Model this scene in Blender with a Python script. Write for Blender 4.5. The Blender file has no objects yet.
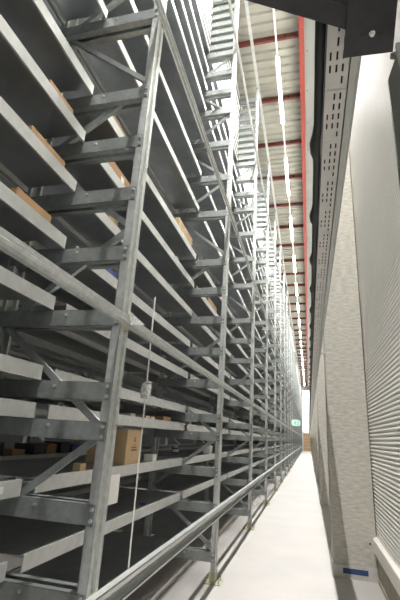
import bpy, math, random
from mathutils import Matrix, Vector
random.seed(4)
SC = bpy.context.scene
COL = SC.collection

# ------------------------------------------------------------------ materials
def mat(name, col, rough=0.5, metal=0.0, var=0.0, scale=8.0, col2=None, bump=0.0, stretch=(1, 1, 1), emis=None, estr=0.0, detail=4.0, spec=0.5):
    m = bpy.data.materials.new(name); m.use_nodes = True
    nt = m.node_tree; b = nt.nodes['Principled BSDF']
    b.inputs['Roughness'].default_value = rough
    b.inputs['Metallic'].default_value = metal
    b.inputs['Specular IOR Level'].default_value = spec
    b.inputs['Base Color'].default_value = (*col, 1)
    if emis:
        b.inputs['Emission Color'].default_value = (*emis, 1); b.inputs['Emission Strength'].default_value = estr
    if var > 0 or col2 or bump > 0:
        tc = nt.nodes.new('ShaderNodeTexCoord'); mp = nt.nodes.new('ShaderNodeMapping')
        mp.inputs['Scale'].default_value = stretch
        nz = nt.nodes.new('ShaderNodeTexNoise'); nz.inputs['Scale'].default_value = scale; nz.inputs['Detail'].default_value = detail
        nt.links.new(tc.outputs['Object'], mp.inputs['Vector']); nt.links.new(mp.outputs['Vector'], nz.inputs['Vector'])
        cr = nt.nodes.new('ShaderNodeValToRGB')
        c2 = col2 or tuple(max(0, c * (1 - var)) for c in col)
        cr.color_ramp.elements[0].position = 0.35; cr.color_ramp.elements[1].position = 0.68
        cr.color_ramp.elements[0].color = (*c2, 1); cr.color_ramp.elements[1].color = (*col, 1)
        nt.links.new(nz.outputs['Fac'], cr.inputs['Fac']); nt.links.new(cr.outputs['Color'], b.inputs['Base Color'])
        if bump > 0:
            bp = nt.nodes.new('ShaderNodeBump'); bp.inputs['Strength'].default_value = bump; bp.inputs['Distance'].default_value = 0.01
            nt.links.new(nz.outputs['Fac'], bp.inputs['Height']); nt.links.new(bp.outputs['Normal'], b.inputs['Normal'])
    return m

M = {}
M['galv'] = mat('galvanised_steel', (0.38, 0.405, 0.39), 0.38, 0.6, 0.22, 22)
M['post'] = mat('galvanised_post', (0.60, 0.62, 0.60), 0.42, 0.45, 0.2, 26)
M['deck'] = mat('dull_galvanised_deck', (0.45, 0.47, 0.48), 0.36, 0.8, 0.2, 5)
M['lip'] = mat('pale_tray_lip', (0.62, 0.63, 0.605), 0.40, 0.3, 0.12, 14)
M['rail'] = mat('rail_steel', (0.66, 0.68, 0.67), 0.33, 0.55, 0.12, 10)
M['bolt'] = mat('bright_bolt', (0.8, 0.8, 0.78), 0.3, 0.8)
M['zinc'] = mat('yellow_zinc', (0.56, 0.55, 0.38), 0.4, 0.35, 0.35, 30)
M['floor'] = mat('pale_concrete_floor', (0.425, 0.405, 0.385), 0.5, 0, 0.10, 1.3, bump=0.03)
M['concrete'] = mat('board_marked_concrete', (0.60, 0.575, 0.505), 0.8, 0, 0.30, 11, stretch=(1, 1, 4), bump=0.25, detail=9)
M['grout'] = mat('grey_grout', (0.56, 0.55, 0.50), 0.8, 0, 0.15, 12)
M['blue'] = mat('navy_tape', (0.03, 0.06, 0.17), 0.5)
M['panel'] = mat('cream_wall_sheet', (0.93, 0.91, 0.86), 0.45, 0, 0.02, 3, spec=0.35)
M['flash'] = mat('cream_flashing', (0.80, 0.77, 0.70), 0.4)
M['upstand'] = mat('stained_upstand', (0.46, 0.41, 0.33), 0.8, 0, 0.2, 8)
M['ceil'] = mat('roof_sheet', (0.42, 0.41, 0.355), 0.6, 0, 0.05, 4)
M['white'] = mat('white_plaster', (0.88, 0.88, 0.86), 0.7)
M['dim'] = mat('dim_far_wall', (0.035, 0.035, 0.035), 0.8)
M['grey'] = mat('grey_fascia', (0.30, 0.31, 0.29), 0.6, 0.0, 0.08, 2)
M['red'] = mat('red_paint', (0.32, 0.045, 0.03), 0.5)
M['dred'] = mat('red_oxide_paint', (0.20, 0.05, 0.04), 0.55, 0, 0.2, 3)
M['tray'] = mat('perforated_tray_steel', (0.66, 0.64, 0.60), 0.45, 0.15, 0.1, 9)
M['traygrey'] = mat('tray_side_steel', (0.50, 0.51, 0.48), 0.45, 0.25, 0.12, 9)
M['dark'] = mat('dark_interior', (0.03, 0.03, 0.03), 0.8)
M['black'] = mat('black_cable_sleeve', (0.018, 0.022, 0.02), 0.55, 0, 0.3, 30)
M['char'] = mat('charcoal_bracket_paint', (0.035, 0.035, 0.037), 0.5, 0.2, 0.2, 30)
M['mast'] = mat('olive_grey_steel', (0.15, 0.15, 0.13), 0.5, 0.3, 0.15, 20)
M['card'] = mat('cardboard', (0.50, 0.30, 0.15), 0.8, 0, 0.12, 9)
M['card2'] = mat('pale_cardboard', (0.66, 0.47, 0.27), 0.8, 0, 0.1, 9)
M['tape'] = mat('brown_packing_tape', (0.42, 0.25, 0.12), 0.3)
M['ink'] = mat('dark_print', (0.08, 0.05, 0.03), 0.8)
M['paper'] = mat('white_paper', (0.85, 0.84, 0.78), 0.8)
M['violet'] = mat('violet_plastic', (0.10, 0.07, 0.36), 0.4)
M['bluebox'] = mat('blue_plastic', (0.07, 0.10, 0.42), 0.4)
M['navy'] = mat('dark_plastic', (0.05, 0.05, 0.07), 0.4)
M['wrap'] = mat('crinkled_film', (0.92, 0.92, 0.90), 0.3, 0.1, 0.45, 60)
M['wood'] = mat('brown_door_leaf', (0.62, 0.42, 0.24), 0.6, 0, 0.1, 2)
M['lampbody'] = mat('lamp_housing', (0.85, 0.85, 0.83), 0.4)
M['glow'] = mat('lamp_diffuser', (0.9, 0.9, 0.88), 0.4, emis=(1, 0.98, 0.95), estr=34)
M['endglow'] = mat('glowing_end_panel', (0.85, 0.87, 0.88), 0.5, emis=(0.95, 0.98, 1), estr=1.0)  # self-lit surface for the panel added on the end wall
M['signface'] = mat('exit_sign_face', (0.75, 0.9, 0.84), 0.4, emis=(0.60, 0.95, 0.80), estr=0.12)
M['signgreen'] = mat('exit_sign_green', (0.02, 0.40, 0.24), 0.4, emis=(0.02, 0.45, 0.28), estr=0.5)

# ------------------------------------------------------------------ mesh builder
class MB:
    def __init__(s): s.v = []; s.f = []; s.m = []; s.mi = 0
    def quadbox(s, P):
        n = len(s.v); s.v += [tuple(p) for p in P]
        for f in ((0, 3, 2, 1), (4, 5, 6, 7), (0, 1, 5, 4), (1, 2, 6, 5), (2, 3, 7, 6), (3, 0, 4, 7)):
            s.f.append(tuple(n + i for i in f)); s.m.append(s.mi)
        return s
    def box(s, x0, x1, y0, y1, z0, z1):
        if x0 > x1: x0, x1 = x1, x0
        if y0 > y1: y0, y1 = y1, y0
        if z0 > z1: z0, z1 = z1, z0
        return s.quadbox([(x0, y0, z0), (x1, y0, z0), (x1, y1, z0), (x0, y1, z0), (x0, y0, z1), (x1, y0, z1), (x1, y1, z1), (x0, y1, z1)])
    def bar(s, a, b, w, h, side=None):
        a = Vector(a); b = Vector(b); d = (b - a).normalized()
        u = Vector(side) if side else (Vector((0, 0, 1)).cross(d) if abs(d.z) < .95 else Vector((1, 0, 0)))
        u.normalize(); w2 = d.cross(u).normalized()
        P = []
        for p in (a, b):
            for sx, sy in ((-1, -1), (1, -1), (1, 1), (-1, 1)): P.append(p + u * w / 2 * sx + w2 * h / 2 * sy)
        return s.quadbox(P)
    def tube(s, a, b, r, n=10, r2=None):
        a = Vector(a); b = Vector(b); d = (b - a).normalized(); r2 = r if r2 is None else r2
        u = d.orthogonal().normalized(); w = d.cross(u); k = len(s.v)
        for p, rr in ((a, r), (b, r2)):
            for i in range(n):
                t = 2 * math.pi * i / n; s.v.append(tuple(p + u * rr * math.cos(t) + w * rr * math.sin(t)))
        for i in range(n):
            j = (i + 1) % n; s.f.append((k + i, k + j, k + n + j, k + n + i)); s.m.append(s.mi)
        s.f.append(tuple(k + i for i in reversed(range(n)))); s.m.append(s.mi)
        s.f.append(tuple(k + n + i for i in range(n))); s.m.append(s.mi)
        return s
    def prism(s, pts, axis, a, b):
        """closed polygon pts in the plane normal to axis, extruded a..b"""
        def mk(p, t):
            return {'x': (t, p[0], p[1]), 'y': (p[0], t, p[1]), 'z': (p[0], p[1], t)}[axis]
        k = len(s.v); n = len(pts)
        s.v += [mk(p, a) for p in pts] + [mk(p, b) for p in pts]
        for i in range(n):
            j = (i + 1) % n; s.f.append((k + i, k + j, k + n + j, k + n + i)); s.m.append(s.mi)
        s.f.append(tuple(k + i for i in reversed(range(n)))); s.m.append(s.mi)
        s.f.append(tuple(k + n + i for i in range(n))); s.m.append(s.mi)
        return s
    def sheet(s, pts, axis, a, b, t=0.004):
        """folded sheet: polyline with thickness extruded along an axis"""
        for p, q in zip(pts[:-1], pts[1:]):
            d = Vector((q[0] - p[0], q[1] - p[1])); L = d.length; d /= L; n = Vector((-d.y, d.x)) * t / 2; e = d * t / 2
            s.prism([(p[0] - e.x - n.x, p[1] - e.y - n.y), (q[0] + e.x - n.x, q[1] + e.y - n.y), (q[0] + e.x + n.x, q[1] + e.y + n.y), (p[0] - e.x + n.x, p[1] - e.y + n.y)], axis, a, b)
        return s
    def build(s, name, mats, parent=None, loc=None, smooth=False, bevel=0):
        me = bpy.data.meshes.new(name); me.from_pydata(s.v, [], s.f); me.validate()
        for m in (mats if isinstance(mats, (list, tuple)) else [mats]): me.materials.append(m)
        if len(me.polygons) == len(s.m): me.polygons.foreach_set('material_index', s.m)
        import bmesh
        bm = bmesh.new(); bm.from_mesh(me); bmesh.ops.recalc_face_normals(bm, faces=bm.faces); bm.to_mesh(me); bm.free()
        if smooth: me.polygons.foreach_set('use_smooth', [True] * len(me.polygons))
        o = bpy.data.objects.new(name, me); COL.objects.link(o)
        if bevel:
            md = o.modifiers.new('bevel', 'BEVEL'); md.width = bevel; md.segments = 2; md.limit_method = 'ANGLE'
        if parent: o.parent = parent
        if loc: o.location = loc
        return o

def empty(name, loc=(0, 0, 0), rz=0):
    o = bpy.data.objects.new(name, None); o.empty_display_size = .1; COL.objects.link(o)
    o.location = loc; o.rotation_euler = (0, 0, rz); return o
def tag(o, label=None, cat=None, group=None, kind=None):
    if label: o['label'] = label
    if cat: o['category'] = cat
    if group: o['group'] = group
    if kind: o['kind'] = kind
    return o
def copy_tree(o, parent=None):
    c = o.copy(); COL.objects.link(c)
    if parent: c.parent = parent
    for ch in CH.get(o.name, []):
        copy_tree(ch, c)
    return c
CH = {}
def index_children(root):
    for o in COL.objects:
        if o.parent is not None: pass
    CH.clear()
    for o in list(COL.objects):
        if o.parent is not None: CH.setdefault(o.parent.name, []).append(o)

ORD = ['', 'first', 'second', 'third', 'fourth', 'fifth', 'sixth', 'seventh', 'eighth', 'ninth', 'tenth', 'eleventh', 'twelfth',
       'thirteenth', 'fourteenth', 'fifteenth', 'sixteenth', 'seventeenth', 'eighteenth', 'nineteenth', 'twentieth', 'twenty-first',
       'twenty-second', 'twenty-third', 'twenty-fourth', 'twenty-fifth', 'twenty-sixth', 'twenty-seventh', 'twenty-eighth', 'twenty-ninth', 'thirtieth',
       'thirty-first', 'thirty-second', 'thirty-third', 'thirty-fourth', 'thirty-fifth', 'thirty-sixth', 'thirty-seventh', 'thirty-eighth', 'thirty-ninth', 'fortieth', 'forty-first', 'forty-second']

# ------------------------------------------------------------------ dimensions
XF = -1.08           # aisle face of the rack
Y1, BAY = 2.20, 3.1
YEND = 75.0
TOP = 10.33
LEV = [.31, .815, 1.215, 1.63, 1.85, 2.29, 2.72, 3.16, 3.59, 4.03, 4.84, 5.48, 6.13, 6.78, 7.21, 7.63, 8.07, 8.25, 8.44, 8.62, 8.81, 9.0, 9.2, 9.45, 9.72, 10.05]
fy = lambda k: Y1 + BAY * (k - 1)      # frame k, k = 1 is the nearest in view
NF = 24

# ------------------------------------------------------------------ setting
tag(MB().box(-8, 3.0, -4, YEND + .2, -.1, 0).build('floor', M['floor']), kind='structure')
# roof sheet: trapezoid ribs running across the hall
pts = []; y = -4.0
prof = [(0, 0), (.05, 0), (.08, .05), (.19, .05), (.22, 0)]
while y < YEND + .2:
    for a, b in prof: pts.append((y + a, 10.82 + b))
    y += .25
pts.append((y, 10.82))
b = MB()
k = len(b.v)
for p in pts: b.v += [(-8, p[0], p[1]), (3.0, p[0], p[1])]
for i in range(len(pts) - 1): b.f.append((2 * i, 2 * i + 1, 2 * i + 3, 2 * i + 2)); b.m.append(0)
b.box(-8, 3.0, -4, YEND + .2, 10.90, 10.98)
tag(b.build('ceiling', M['ceil']), kind='structure')
# corrugated side wall
def corr_wall():
    b = MB(); P = .046; z = .50; pr = []
    while z < 10.8:
        for a, d in ((0, .008), (.003, .006), (.010, -.009), (.015, -.012), (.024, -.012), (.034, -.007), (.040, .006), (.042, .008)): pr.append((z + a, .80 + d + .012))
        z += P
    pr.append((z, .82))
    for q in pr: b.v += [(q[1], -4, q[0]), (q[1], YEND, q[0])]
    for i in range(len(pr) - 1): b.f.append((2 * i, 2 * i + 2, 2 * i + 3, 2 * i + 1)); b.m.append(0)
    b.box(.83, .95, -4, YEND, .0, 10.85)
    return b
tag(corr_wall().build('wall_right', M['panel']), kind='structure')
tag(MB().prism([(.835, .50), (.80, .50), (.755, .485), (.75, .475), (.75, .33), (.758, .33), (.758, .47), (.835, .478)], 'y', -4, YEND).build('trim_1', M['flash']), kind='structure')
tag(MB().box(.79, .835, -4, YEND, 0, .34).box(.775, .79, -4, YEND, 0, .05).build('trim_2', M['upstand']), kind='structure')
tag(MB().box(-8, 3.0, YEND, YEND + .15, 0, 10.85).build('wall_back', M['white']), kind='structure')
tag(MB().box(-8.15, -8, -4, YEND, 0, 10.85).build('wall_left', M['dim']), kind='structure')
d = MB().box(-.95, .55, YEND - .06, YEND - .001, 0, 2.70)
d.mi = 1; d.box(-1.0, .60, YEND - .12, YEND - .001, 2.70, 2.95)
for i in range(1, 5): d.box(-.95, .55, YEND - .075, YEND - .061, i * .54, i * .54 + .03)
tag(MB().box(-.95, .55, YEND - .03, YEND - .001, 3.05, 10.0).build('glow_panel_1', M['endglow']), kind='structure')  # glowing panel added to brighten the end wall above the door
tag(d.build('door_1', [M['wood'], M['flash']]), kind='structure')
# grey fascia under the eaves, beside the red edge beam
f = MB().box(.125, .80, -4, YEND, 10.52, 10.80)
f.mi = 1
y = -3.2
while y < YEND:
    f.box(.18, .20, y, y + .03, 10.512, 10.519); y += 1.2
tag(f.build('trim_3', [M['grey'], M['dark']]), kind='structure')

# red edge beam (I-section)
tag(MB().box(0, .12, -4, YEND - .01, 10.46, 10.475).box(0, .12, -4, YEND - .01, 10.70, 10.715).box(.054, .066, -4, YEND - .01, 10.475, 10.70)
    .build('edge_beam', M['red']), 'long bright red steel beam along the roof edge above the aisle', 'beam')
# roof purlins
pj = MB()
pj.sheet([(.03, 10.70), (-.03, 10.70), (-.03, 10.82), (.03, 10.82)], 'x', -7.98, -.003, .008)
pj.mi = 1
for x in (-6, -3, -.35): pj.box(x, x + .05, -.05, -.036, 10.71, 10.80)
y = 7.33 - 1.87 * 5; i = 0; proto = None; i_vis = 0
while y < YEND - .5:
    if proto is None: o = pj.build('roof_purlin', [M['dred'], M['dark']]); proto = o
    else: o = proto.copy(); COL.objects.link(o)
    o.location = (0, y, 0)
    if y > 7:
        i_vis += 1; lab = 'dark red steel purlin crossing under the roof, %s from the camera end' % ORD[i_vis]
    else: lab = 'dark red roof purlin overhead beyond the top of the picture'
    tag(o, lab, 'beam', 'red purlins under the roof')
    y += 1.87

# ------------------------------------------------------------------ concrete columns
cb = MB().box(.26, .79, 0, .45, .15, 6.6)
g = MB().prism([(.245, -.012), (.795, -.012), (.795, .46), (.245, .46)], 'z', 0, .15)
ky = 6.17; n = 0
c0 = empty('concrete_column', (0, ky, 0)); cb.build('shaft', M['concrete'], c0, bevel=.006); g.build('grout_base', M['grout'], c0)
hole = MB().tube((.715, -.003, .415), (.715, .01, .415), .012).build('fixing_hole', M['dark'], c0)
index_children(c0)
cols = [c0]
for n in range(1, 11): c = copy_tree(c0); c.location = (0, ky + 6.3 * n, 0); cols.append(c)
tag(MB().box(.373, .672, -.0145, -.0125, .058, .118).build('tape_mark', M['blue'], c0), 'navy blue tape strip on grout base')
for n, c in enumerate(cols):
    tag(c, 'wide board-marked concrete column with blue tape at its foot, nearest on the right' if n == 0 else
        'concrete column along the right side of the aisle, %s from the camera' % ORD[n + 1], 'column', 'concrete columns along the right wall')

# ------------------------------------------------------------------ upright frames
def rung_mb():
    b = MB()
    for s in (-1, 1):
        b.sheet([(s * .018, -.098), (s * .062, -.098), (s * .062, 0), (s * .026, 0)], 'x', -.885, -.008, .004)
    return b
def post_mb():
    b = MB()
    for p in [[(-.050, -.040), (-.050, -.057), (0, -.057), (0, -.022), (-.012, -.016), (-.012, .016), (0, .022), (0, .057), (-.050, .057), (-.050, .040)]]:
        b.sheet(p, 'z', .012, TOP, .005)
    return b
def rearpost_mb():
    b = MB()
    b.sheet([(-.850, -.040), (-.850, -.057), (-.90, -.057), (-.90, .057), (-.850, .057), (-.850, .040)], 'z', .012, TOP, .005)
    return b
NODES = [(0, .33), (1, .95), (0, 1.58), (1, 2.22), (0, 2.88), (1, 3.50), (0, 4.12), (1, 4.80), (0, 5.42), (1, 6.05), (0, 6.70), (1, 7.35), (0, 8.0), (1, 8.62), (0, 9.25), (1, 9.9)]
def brace_mb(a, c):
    b = MB(); xa = -.03 if a[0] == 0 else -.87; xc = -.03 if c[0] == 0 else -.87
    A = Vector((xa, 0, a[1])); C = Vector((xc, 0, c[1])); d = (C - A).normalized(); n = Vector((0, 1, 0)).cross(d)
    b.bar(A, C, .034, .030, side=(0, 1, 0))
    # folded edges of the channel
    b.bar(A + n * .0 + Vector((0, -.017, 0)), C + Vector((0, -.017, 0)), .004, .040, side=(0, 1, 0))
    return b
def foot_mb(x):
    b = MB().box(x - .10, x + .10, -.10, .10, 0, .012)
    b.box(x - .034, x + .034, -.072, -.066, .012, .12).box(x - .034, x + .034, .066, .072, .012, .12)
    for sx in (-.078, .078):
        for sy in (-.06, .06):
            b.tube((x + sx, sy, .012), (x + sx, sy, .028), .014, 6).tube((x + sx, sy, .028), (x + sx, sy, .062), .007, 6)
    return b
rung_me = rung_mb().build('rung', M['galv']).data
bolt_me = MB().tube((-.024, -.074, -.022), (-.024, -.064, -.022), .011, 6).build('bolt_pair', M['bolt']).data
bolt2_me = MB().tube((-.37, -.074, -.03), (-.37, -.064, -.03), .009, 6).build('bolt', M['bolt']).data
for nm in ('rung', 'bolt_pair', 'bolt'): bpy.data.objects.remove(bpy.data.objects[nm])
def link(me, name, parent, loc=(0, 0, 0)):
    o = bpy.data.objects.new(name, me); COL.objects.link(o); o.parent = parent; o.location = loc; return o
def make_frame():
    r = empty('upright_frame')
    post_mb().build('post', M['post'], r); rearpost_mb().build('post', M['post'], r)
    foot_mb(-.027).build('foot_plate', M['zinc'], r); foot_mb(-.873).build('foot_plate', M['zinc'], r)
    rg = [link(rung_me, 'rung', r, (0, 0, z)) for z in LEV]
    for a, c in zip(NODES[:-1], NODES[1:]): brace_mb(a, c).build('brace', M['galv'], r)
    return r, rg
f0, rungs = make_frame()
index_children(f0)
frames = {0: f0}
NPART = 11
for k in range(1, NPART): frames[k] = copy_tree(f0)
rear = [copy_tree(f0) for k in range(0, 7)]
for k in (1, 2):
    for o in list(COL.objects):
        if o.parent is frames[k] and o.data is rung_me:
            link(bolt_me, 'bolt', o); link(bolt_me, 'bolt', o, (0, 0, -.054)); link(bolt2_me, 'bolt', o)
# far frames, too small for parts: one mesh each
fm = MB()
for z in LEV:
    for s in (-1, 1): fm.sheet([(s * .068, z - .098), (s * .068, z), (s * .030, z)], 'x', -.885, -.008, .005)
fm.v = [v for v in fm.v]
fm.box(-.05, 0, -.063, .063, 0, TOP); fm.box(-.90, -.85, -.063, .063, 0, TOP)
for a, c in zip(NODES[:-1], NODES[1:]):
    fm.bar((-.04 if a[0] == 0 else -.86, 0, a[1]), (-.04 if c[0] == 0 else -.86, 0, c[1]), .03, .042, side=(0, 1, 0))
ff = None
for k in range(NPART, NF + 1):
    if ff is None: ff = fm.build('upright_frame', M['galv']); o = ff
    else: o = ff.copy(); COL.objects.link(o)
    frames[k] = o
for k, o in frames.items():
    o.location = (XF, fy(k), 0)
    if k == 0: lab = 'tall galvanised upright frame beside the camera, out of the picture to the left'
    elif k == 1: lab = 'nearest galvanised upright frame, large in the left foreground beside the cardboard box'
    elif k == 2: lab = 'second galvanised upright frame, standing on the yellowish foot plate'
    else: lab = 'galvanised upright frame, %s from the camera along the aisle' % ORD[k]
    tag(o, lab, 'rack frame', 'upright frames along the aisle')
for i, o in enumerate(rear):
    o.location = (-5.0 - XF, fy(i), 0); o.rotation_euler = (0, 0, math.pi)
    tag(o, 'dim upright frame of the rear rack row, behind the %s front frame' % ('nearest' if i == 1 else ORD[max(i, 1)]) if i else
        'dim upright frame of the rear rack row, out of the picture to the left', 'rack frame', 'upright frames of the rear rack row')

# ------------------------------------------------------------------ shelf trays
TL = BAY - .134
def tray_deck(b, y0=-TL / 2, y1=TL / 2, x=0, z=0):
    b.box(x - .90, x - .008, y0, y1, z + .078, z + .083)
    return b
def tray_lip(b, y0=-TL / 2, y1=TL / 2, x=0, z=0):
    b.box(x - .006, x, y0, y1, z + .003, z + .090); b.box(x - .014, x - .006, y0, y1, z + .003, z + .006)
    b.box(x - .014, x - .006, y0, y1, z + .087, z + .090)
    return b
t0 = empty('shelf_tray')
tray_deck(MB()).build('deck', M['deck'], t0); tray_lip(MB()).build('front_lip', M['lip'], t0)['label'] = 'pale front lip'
st = MB()
for rx in (-.395, -.430): st.box(rx - .010, rx, -TL / 2, TL / 2, .036, .0775)
st.build('stiffener', M['lip'], t0)
MB().box(-.90, -.893, -TL / 2, TL / 2, .003, .108).build('back_lip', M['lip'], t0)
index_children(t0)
first = True
XL = -1.55
NB = 10
def new_tray():
    global first
    if first: first = False; return t0
    return copy_tree(t0)
for k in range(NB):
    for li, z in enumerate(LEV):
        o = new_tray(); o.location = (XL, fy(k) + BAY / 2, z)
        if k == 0: lab = 'long steel shelf tray left of the nearest upright frame, %s level above the floor' % ORD[li + 1]
        else: lab = 'steel shelf tray between the %s and %s upright frames, %s level up' % ('nearest' if k == 1 else ORD[k], ORD[k + 1], ORD[li + 1])
        tag(o, lab, 'shelf', 'front-row shelf trays')
RL = LEV[1:7]
for k in range(6):
    for li, z in enumerate(RL):
        o = new_tray(); o.location = (-5.0 - XL, fy(k) + BAY / 2, z); o.rotation_euler = (0, 0, math.pi)
        tag(o, 'dim rear-row shelf tray behind the %s front bay, %s level up' % (ORD[k + 1], ORD[li + 2]), 'shelf', 'rear-row shelf trays')
sb = MB()
for k in range(NB, NF):
    yc = fy(k) + BAY / 2
    for z in LEV:
        sb.mi = 0; sb.box(XL - .9, XL - .008, yc - TL / 2, yc + TL / 2, z + .077, z + .083)
        sb.mi = 1; sb.box(XL - .007, XL, yc - TL / 2, yc + TL / 2, z + .003, z + .09)
tag(sb.build('shelf_tray', [M['deck'], M['lip']]), 'distant mass of pale-edged shelf trays towards the end of the aisle', 'shelf', 'front-row shelf trays', 'stuff')

# ------------------------------------------------------------------ guide rails along the rack face
LOWP = [(.006, .045), (.050, .045), (.050, .012), (.044, .012), (.044, .030), (.010, .030), (.010, -.050), (.050, -.050), (.050, -.062)]
HATP = [(.006, -.034), (.026, -.031), (.026, -.013), (.040, -.005), (.040, .005), (.026, .013), (.026, .031), (.006, .034)]
def rail(z, lab, P=HATP, name='guide_rail'):
    r = empty(name, (XF, 0, z))
    y0, y1 = -2.0, fy(NF) + .1
    MB().sheet(P, 'y', y0, y1, .004).build('channel', M['rail'] if P is LOWP else M['post'], r)
    for k in range(0, 12):
        y = fy(k)
        MB().box(.0045, .0062, y - .055, y + .055, -.06, .055).build('bracket', M['zinc'], r)
    tag(r, lab, 'rail', 'horizontal guide rails along the rack front')
rail(.755, 'bright guide rail running along the rack front at knee height', LOWP)
rail(2.232, 'grey guide rail crossing the rack front just above head height')
rail(4.80, 'guide rail along the rack front midway up the tall frames')
rail(8.17, 'high guide rail along the rack front near the roof')
tr = MB().box(-.02, .03, -2, fy(NF) + .1, .10, .16).box(-.03, .04, -2, fy(NF) + .1, .09, .10)
tr2 = empty('top_rail', (XF, 0, TOP)); tr.build('rail_bar', M['rail'], tr2)
for k in range(0, 12): MB().box(-.03, .01, fy(k) - .03, fy(k) + .03, 0, .092).build('stand_off', M['galv'], tr2)
tag(tr2, 'pale topmost rail running along the tops of the upright frames', 'rail')

# small folded plate beside the nearest post
tag(MB().prism([(2.186, 2.205), (2.40, 2.262), (2.13, 2.285)], 'x', -1.034, -1.030).prism([(2.186, 2.205), (2.40, 2.262), (2.19, 2.222)], 'x', -1.030, -1.018).build('corner_plate', M['wrap']),
    'small shiny triangular plate on the nearest upright frame at the grey rail', 'plate')
# thin rod with wrapped sensor
r = empty('marker_rod', (-1.083, 2.66, .70))
MB().tube((0, 0, 0), (0, 0, 1.848), .0055, 8).build('rod', M['paper'], r)
w = MB().tube((.0, 0, 1.11), (0, 0, 1.17), .032, 12, .037).tube((0, 0, 1.17), (.004, 0, 1.21), .037, 12, .033).tube((.004, 0, 1.21), (0, 0, 1.225), .033, 12, .014)
w.build('film_wrapped_sensor', M['wrap'], r)
tag(r, 'thin white vertical rod with a film-wrapped sensor, right of the nearest upright frame', 'rod')

# ------------------------------------------------------------------ goods on the shelves
D = .0835
def carton(x0, x1, y0, y1, z, h, lab, m='card', tape=True, name='cardboard_box', cat='box', group=None, lid=False, extra=None):
    r = empty(name, ((x0 + x1) / 2, (y0 + y1) / 2, z)); hx = (x1 - x0) / 2; hy = (y1 - y0) / 2
    MB().box(-hx, hx, -hy, hy, 0, h).build('carton', M[m], r, bevel=min(.004, h * .05))
    if tape:
        t = MB(); w = min(.025, hx * .3)
        t.box(-w, w, -hy - .0008, hy + .0008, h, h + .001).box(-w, w, -hy - .001, -hy - .0002, h * .75, h).box(-w, w, hy + .0002, hy + .001, h * .75, h)
        t.build('packing_tape', M['tape'], r)
    tag(r, lab, cat, group); return r
L = dict(zip('abcdefghijk', LEV))
bx = carton(-1.99, -1.60, 3.60, 3.955, LEV[2] + D, .305, 'large tan cardboard box with dark print on the low shelf right of the nearest frame', 'card2')
pm = MB()
x = .1958   # printed marks on the aisle side
def mk(y0, y1, z0, z1): pm.box(x, x + .001, y0, y1, z0, z1)
mk(-.02, .02, .20, .208); mk(-.004, .004, .208, .235); mk(-.014, .014, .222, .228); mk(-.012, .012, .165, .172)
for i in range(5): mk(-.06 + i * .024, -.045 + i * .024, .14, .152)
for i in range(6): mk(-.07 + i * .024, -.053 + i * .024, .118, .13)
pm.build('printed_marks', M['ink'], bx)
carton(-1.98, -1.585, 1.72, 2.00, LEV[8] + D, .085, 'flat brown box on the upper shelf at the left edge, topmost of the three there')
carton(-1.98, -1.585, 1.655, 2.02, LEV[7] + D, .085, 'flat brown box at the left edge, middle one of the three in that bay')
carton(-1.98, -1.585, 1.655, 1.99, LEV[6] + D, .085, 'flat brown box at the left edge, lowest of the three in that bay')
carton(-1.95, -1.585, 2.52, 3.02, LEV[8] + D, .14, 'long brown box seen between the rungs of the nearest frame, with a white tag')
tag(MB().box(-1.5835, -1.582, 2.80, 2.86, LEV[8] + D + .02, LEV[8] + D + .10).build('white_tag', M['paper']), 'small white tag on the long brown box', 'label')
carton(-1.9, -1.60, 2.72, 2.89, LEV[7] + D, .12, 'small brown box with print, behind the nearest post below the long box', 'card2')
carton(-1.90, -1.60, 2.90, 3.02, LEV[7] + D, .07, 'violet plastic tub beside the small printed box behind the nearest post', 'violet', False, 'plastic_tub', 'tub')
carton(-1.85, -1.60, 2.79, 3.0, LEV[6] + D, .09, 'deep blue plastic tub behind the nearest post, lower of the two tubs', 'bluebox', False, 'plastic_tub', 'tub')
carton(-1.85, -1.60, 3.40, 3.70, LEV[8] + D, .07, 'small tan box just right of the nearest post, high up', 'card2')
carton(-1.92, -1.60, 4.50, 5.14, LEV[9] + D, .22, 'big tan cardboard box high in the bay between the nearest and second frames', 'card2')
carton(-1.95, -1.60, 2.46, 2.90, LEV[9] + D, .12, 'dark brown box at the top, seen through the nearest frame')
carton(-1.70, -1.60, 4.30, 4.42, LEV[2] + D, .07, 'small pale carton right of the large tan cardboard box', 'paper', False)
carton(-1.66, -1.60, 2.83, 2.91, LEV[2] + D, .048, 'tiny pale carton left of the nearest post on the low shelf', 'card2', False)
carton(-1.80, -1.60, 4.54, 4.80, LEV[3] + D, .055, 'small brown box above the pale carton, on the shelf at eye level', 'card', True)
for i, (yy, ml, cl) in enumerate(((3.62, 'paper', 'white'), (4.0, 'card2', 'tan'), (4.15, 'paper', 'pale'))):
    carton(-1.72, -1.60, yy, yy + .11, LEV[3] + D, .035, 'tiny %s packet on the eye-level shelf, %s from the nearest frame' % (cl, ORD[i + 1]), ml, False, 'packet', 'packet', 'tiny packets at eye level')
carton(-1.72, -1.60, 6.97, 7.16, LEV[2] + D, .13, 'small white carton just behind the second upright frame', 'paper', False)
carton(-1.95, -1.60, 6.30, 6.98, LEV[8] + D, .17, 'large pale box high up behind the second upright frame', 'card2')
carton(-1.75, -1.60, 5.62, 5.74, LEV[3] + D, .07, 'small white box on the eye-level shelf at the second frame', 'paper', False)
carton(-1.66, -1.60, 4.20, 4.26, LEV[1] + D, .010, 'small flat purple object lying on the low shelf', 'violet', False, 'flat_packet', 'packet')
bt = empty('bottle', (-2.0, 6.33, LEV[2] + D))
MB().tube((0, 0, 0), (0, 0, .085), .05, 14).build('body', M['navy'], bt, smooth=False); MB().tube((0, 0, .02), (0, 0, .065), .0508, 14).build('wrap_label', M['paper'], bt)
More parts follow.
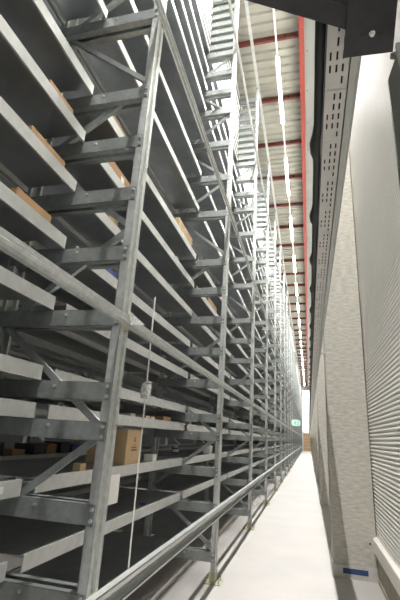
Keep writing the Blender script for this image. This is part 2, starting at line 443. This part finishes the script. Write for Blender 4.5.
MB().tube((0, 0, .085), (0, 0, .11), .03, 12).build('cap', M['paper'], bt)
tag(bt, 'squat dark bottle with a white label, on the low shelf left of the second frame', 'bottle')
k = 0
for yy, ml, h in ((3.30, 'navy', .12), (3.62, 'card2', .05), (3.95, 'navy', .10), (4.18, 'card', .10), (4.45, 'navy', .12), (4.70, 'violet', .09), (5.05, 'paper', .13), (5.28, 'card2', .11)):
    if abs(yy - 5.27) < .02: yy += .1
    k += 1
    nm = {'navy': 'dark', 'card2': 'tan', 'card': 'brown', 'violet': 'violet', 'paper': 'white'}[ml]
    carton(-3.05, -2.80, yy, yy + .19, LEV[2] + D, h, 'small %s carton on the dim rear shelf, %s from the left' % (nm, ORD[k]), ml, False, group='goods on the dim rear shelf')
lb = empty('hanging_label', (-1.547, 3.30, LEV[2]))
MB().box(0, .0015, -.10, .115, -.19, .03).build('sheet', M['paper'], lb)
lm = MB()
for i in range(6): lm.box(.0015, .0022, -.085, -.065 + .05 * ((i * 3) % 3), -.16 + i * .026, -.152 + i * .026)
lm.build('printed_lines', M['traygrey'], lb)
tag(lb, 'white paper label sheet hanging from the low shelf below the large cardboard box', 'label')
for i, (yy, lv) in enumerate(((1.30, 2), (1.93, 3), (1.9, 4))): pass
tag(MB().box(-1.5485, -1.547, 1.955, 1.985, LEV[2] + .03, LEV[2] + .065).build('price_tag', M['paper']), 'tiny white tag stuck on the shelf lip at the left edge', 'label')

# ------------------------------------------------------------------ lamps
lt = MB().box(-.02, .02, -4, YEND - .1, 10.505, 10.53)
lto = lt.build('lighting_track', M['lampbody'], loc=(-.52, 0, 0))
yy = -3.0
while yy < YEND - 2: MB().tube((0, yy, 10.528), (0, yy, 10.825), .004, 6).build('hanger', M['lampbody'], lto); yy += 3.84
tag(lto, 'thin white lighting track running down the aisle under the roof', 'track')
for i, x in enumerate(()): pass
lamp0 = empty('strip_light', (-.52, 0, 10.42))
MB().prism([(-.045, .03), (.045, .03), (.045, .065), (.02, .085), (-.02, .085), (-.045, .065)], 'y', -1.15, 1.15).box(-.045, -.040, -1.15, 1.15, .004, .03).box(.040, .045, -1.15, 1.15, .004, .03).build('housing', M['lampbody'], lamp0)
MB().box(-.038, .038, -1.10, 1.10, .012, .03).build('diffuser', M['glow'], lamp0)
index_children(lamp0)
ly = 12.55; k = 0
ys = [ly + 3.84 * i for i in range(-4, 16)]
ys = [y for y in ys if y < YEND - 2]
for i, y in enumerate(ys):
    o = lamp0 if i == 0 else copy_tree(lamp0)
    o.location = (-.52, y, 10.42)
    if y > 5:
        k += 1; lab = 'white strip lamp hanging under the roof over the aisle, %s from the camera' % ORD[k]
    else: lab = 'white strip lamp overhead above the top of the picture'
    tag(o, lab, 'lamp', 'strip lamps over the aisle')
    ld = bpy.data.lights.new('lamp_light', 'AREA'); ld.shape = 'RECTANGLE'; ld.size = .07; ld.size_y = 2.2
    ld.energy = 160; ld.color = (1, .985, .96); ld.spread = math.radians(145)
    lo = bpy.data.objects.new('lamp_light', ld); COL.objects.link(lo); lo.parent = o; lo.location = (0, 0, .008)

# unseen lamps added behind the rear rack row to brighten its shelves
for y in (1.0, 6.5, 12.0, 17.5, 23.0, 30.0, 38.0):
    o = copy_tree(lamp0); o.location = (-4.75, y, 10.42)
    for c in list(o.children): pass
    tag(o, 'added unseen strip lamp behind the rear rack row, brightening its shelves', 'lamp', 'added strip lamps behind the rear rack row')
    ld = bpy.data.lights.new('lamp_light', 'AREA'); ld.shape = 'RECTANGLE'; ld.size = .07; ld.size_y = 2.2; ld.energy = 70; ld.spread = math.radians(125); ld.color = (1, .985, .96)
    lo = bpy.data.objects.new('lamp_light', ld); COL.objects.link(lo); lo.parent = o; lo.location = (0, 0, .008)
tag(MB().box(-.02, .02, -4, YEND - .1, 10.505, 10.53).build('lighting_track', M['lampbody'], loc=(-4.75, 0, 0)), 'added unseen track for the extra lamps behind the rear rack row', 'track')

# ------------------------------------------------------------------ perforated cable tray on the right
ct = empty('cable_tray', (0, 0, 2.80))
X0, X1 = .086, .160
seg = .272; y = .93
b = MB()
xs = [X0, .0965, .1025, .117, .1235, .1375, .144, X1]
slot_cols = {1: 0, 3: 1, 5: 2}
while y < YEND - 1:
    ysl = [0, .014, .046, .064, .096, .114, .146, .164, .196, .214, .246, .272]
    for i in range(7):
        last = 0
        for j in range(len(ysl) - 1):
            if i in slot_cols and j % 2 == 1 and not (i == 1 and j not in (5, 7)) and not (i == 3 and j == 9): continue
            a, c = ysl[j], ysl[j + 1]
            b.v += [(xs[i], y + a, 0), (xs[i + 1], y + a, 0), (xs[i + 1], y + c, 0), (xs[i], y + c, 0)]
            n = len(b.v); b.f.append((n - 4, n - 3, n - 2, n - 1)); b.m.append(0)
    y += seg
pp = b.build('perforated_plate', M['tray'], ct)
md = pp.modifiers.new('solid', 'SOLIDIFY'); md.thickness = .002
y0, y1 = .90, YEND - 1
MB().box(X0 - .003, X0 - .001, y0, y1, -.004, .06).box(X0, X1, y0, y1, .055, .060).build('tray_body', M['dark'], ct)  # near-black inside and light-blocking cover: shade behind the slots put into the colour
jb = MB(); y = .93
while y < YEND - 1: jb.box(X0, X1 + .002, y - .004, y - .001, -.002, .004); y += seg
jb.build('joint_strips', M['traygrey'], ct)
MB().sheet([(X1 + .003, .062), (X1 + .003, -.006), (X1 + .022, -.006), (X1 + .027, .012), (X1 + .037, .012), (X1 + .037, .062), (X1 + .003, .062)], 'y', y0, y1, .002).build('side_channel', M['traygrey'], ct)
for n in range(11):
    MB().box(X1 + .03, .262, 6.25 + 6.3 * n, 6.30 + 6.3 * n, .064, .09).build('wall_arm', M['traygrey'], ct)
tag(ct, 'long perforated metal cable tray running overhead along the right side', 'cable tray')
# black sleeve with bulges
nb = [1.52]
while nb[-1] < YEND - 2: nb.append(nb[-1] + .60)
q = [(.90, 0)]
for c in nb: q += [(c - .14, 0), (c - .09, .35), (c - .035, 1), (c + .03, .75), (c + .07, .12), (c + .075, 0)]
b = MB(); NS = 12
for yy, a in q:
    for i in range(NS):
        t = 2 * math.pi * i / NS; rr = .0165 * (1 + .42 * a)
        b.v.append((.066 - .010 * a + rr * math.cos(t), yy, 2.815 - .006 * a + rr * math.sin(t)))
for j in range(len(q) - 1):
    for i in range(NS): b.f.append((j * NS + i, j * NS + (i + 1) % NS, (j + 1) * NS + (i + 1) % NS, (j + 1) * NS + i)); b.m.append(0)
b.f.append(tuple(range(NS))); b.m.append(0)
o = b.build('cable_sleeve', M['black'], smooth=True)
tag(o, 'thick black sleeved cable with regular bulges, hung beside the perforated tray', 'cable')

# near bracket under the tray
r = empty('tray_bracket', (0, 0, 2.745))
s = 1.431
def P(x, y): return (x * s, y * s)
pl = MB().prism([P(.094, .50), P(.172, .50), P(.194, .722), P(.093, .717)], 'z', 0, .008).build('plate', M['char'], r)
ba = MB(); A = Vector((-.725 * s, .214 * s)); Bv = Vector((.102 * s, .650 * s)); dd = (Bv - A).normalized(); nn = Vector((-dd.y, dd.x))
def P2(p, w): return (p.x - nn.x * w, p.y - nn.y * w)
ba.prism([P2(A, -.012), P2(Bv, -.012), P2(Bv, .050), P2(A, .050)], 'z', .009, .014)
ba.prism([P2(A, 0), P2(Bv, 0), P2(Bv, .004), P2(A, .004)], 'z', .014, .045)
ba.prism([P2(A, .052), P2(Bv, .052), P2(Bv, .10), P2(A, .10)], 'z', .012, .016)
ba.build('diagonal_bar', M['char'], r)
cx, cy = P(.1455, .668)
MB().tube((cx, cy, -.002), (cx, cy, 0), .0085, 20).tube((cx, cy, -.010), (cx, cy, -.002), .006, 6, .005).build('bolt', M['bolt'], r)
MB().box(cx - .034, cx - .014, cy - .004, cy + .004, -.0006, 0).box(cx + .014, cx + .032, cy + .002, cy + .012, -.0006, 0).build('slot', M['dark'], r)
tag(r, 'dark out-of-focus steel bracket with a bolt, crossing the top of the picture', 'bracket')
tag(MB().prism([(.2485, 0), (.33, 0), (.33, 2.742), (.280, 2.742), (.280, 2.71), (.262, 2.705), (.262, 2.695), (.276, 2.69), (.2485, 2.61)], 'y', 1.0, 1.012).build('tray_post', M['mast']),
    'olive grey steel post cut off by the right edge below the dark bracket', 'post')

# ------------------------------------------------------------------ exit sign
r = empty('exit_sign', (-.68, 24.0, 2.35))
w, h = .24, .33; pts = []
for cxs, a0 in ((w - .12, -90), (w - .12, 0), (-w + .12, 90), (-w + .12, 180)):
    for t in range(0, 91, 30):
        a = math.radians(a0 + t); zc = .12 if a0 in (-90, 180) else h - .12
        pts.append((cxs + .12 * math.cos(a), zc + .12 * math.sin(a)))
MB().prism(pts, 'y', -.03, .03).build('lit_panel', M['signface'], r)
g = MB()
def R(x0, x1, z0, z1): g.box(x0, x1, -.034, -.031, z0, z1)
g.tube((-.03, -.034, .255), (-.03, -.031, .255), .024, 10)
g.bar((-.035, -.032, .22), (-.05, -.032, .14), .003, .04, side=(0, 1, 0)); g.bar((-.05, -.032, .14), (.0, -.032, .10), .003, .022, side=(0, 1, 0)); g.bar((0, -.032, .10), (.0, -.032, .05), .003, .02, side=(0, 1, 0))
g.bar((-.05, -.032, .14), (-.09, -.032, .07), .003, .022, side=(0, 1, 0)); g.bar((-.04, -.032, .21), (.02, -.032, .18), .003, .018, side=(0, 1, 0)); g.bar((-.04, -.032, .21), (-.10, -.032, .18), .003, .018, side=(0, 1, 0))
R(.06, .13, .05, .07); R(.06, .08, .05, .27); R(.06, .13, .25, .27); R(.13, .15, .05, .27)
g.build('running_figure', M['signgreen'], r)
MB().box(-.352, -.22, -.01, .01, .15, .18).build('arm', M['galv'], r)
tag(r, 'small green-white emergency exit sign sticking out of the distant rack', 'sign')

# ------------------------------------------------------------------ camera, world, view
C = (200., 300.); VA = (309., 441.); VZ = (275., -910.)
a = Vector((VA[0] - C[0], VA[1] - C[1])); z = Vector((VZ[0] - C[0], VZ[1] - C[1])); fpx = math.sqrt(-a.dot(z))
A = Vector((a.x, -a.y, -fpx)).normalized(); Z = Vector((z.x, -z.y, -fpx)).normalized(); X = A.cross(Z)
cam = bpy.data.cameras.new('camera'); co = bpy.data.objects.new('camera', cam); COL.objects.link(co)
co.matrix_world = Matrix.Translation((0, 0, 1.6)) @ Matrix((X, A, Z)).to_4x4()
cam.sensor_fit = 'VERTICAL'; cam.sensor_height = 36; cam.lens = fpx / 600 * 36; cam.clip_start = .02; cam.clip_end = 300
SC.camera = co
w = bpy.data.worlds.new('world'); SC.world = w; w.use_nodes = True
bg = w.node_tree.nodes['Background']; bg.inputs[0].default_value = (.9, .95, 1, 1); bg.inputs[1].default_value = .17
vs = SC.view_settings; vs.view_transform = 'Standard'; vs.look = 'None'; vs.gamma = 1; vs.exposure = .94; vs.use_curve_mapping = False
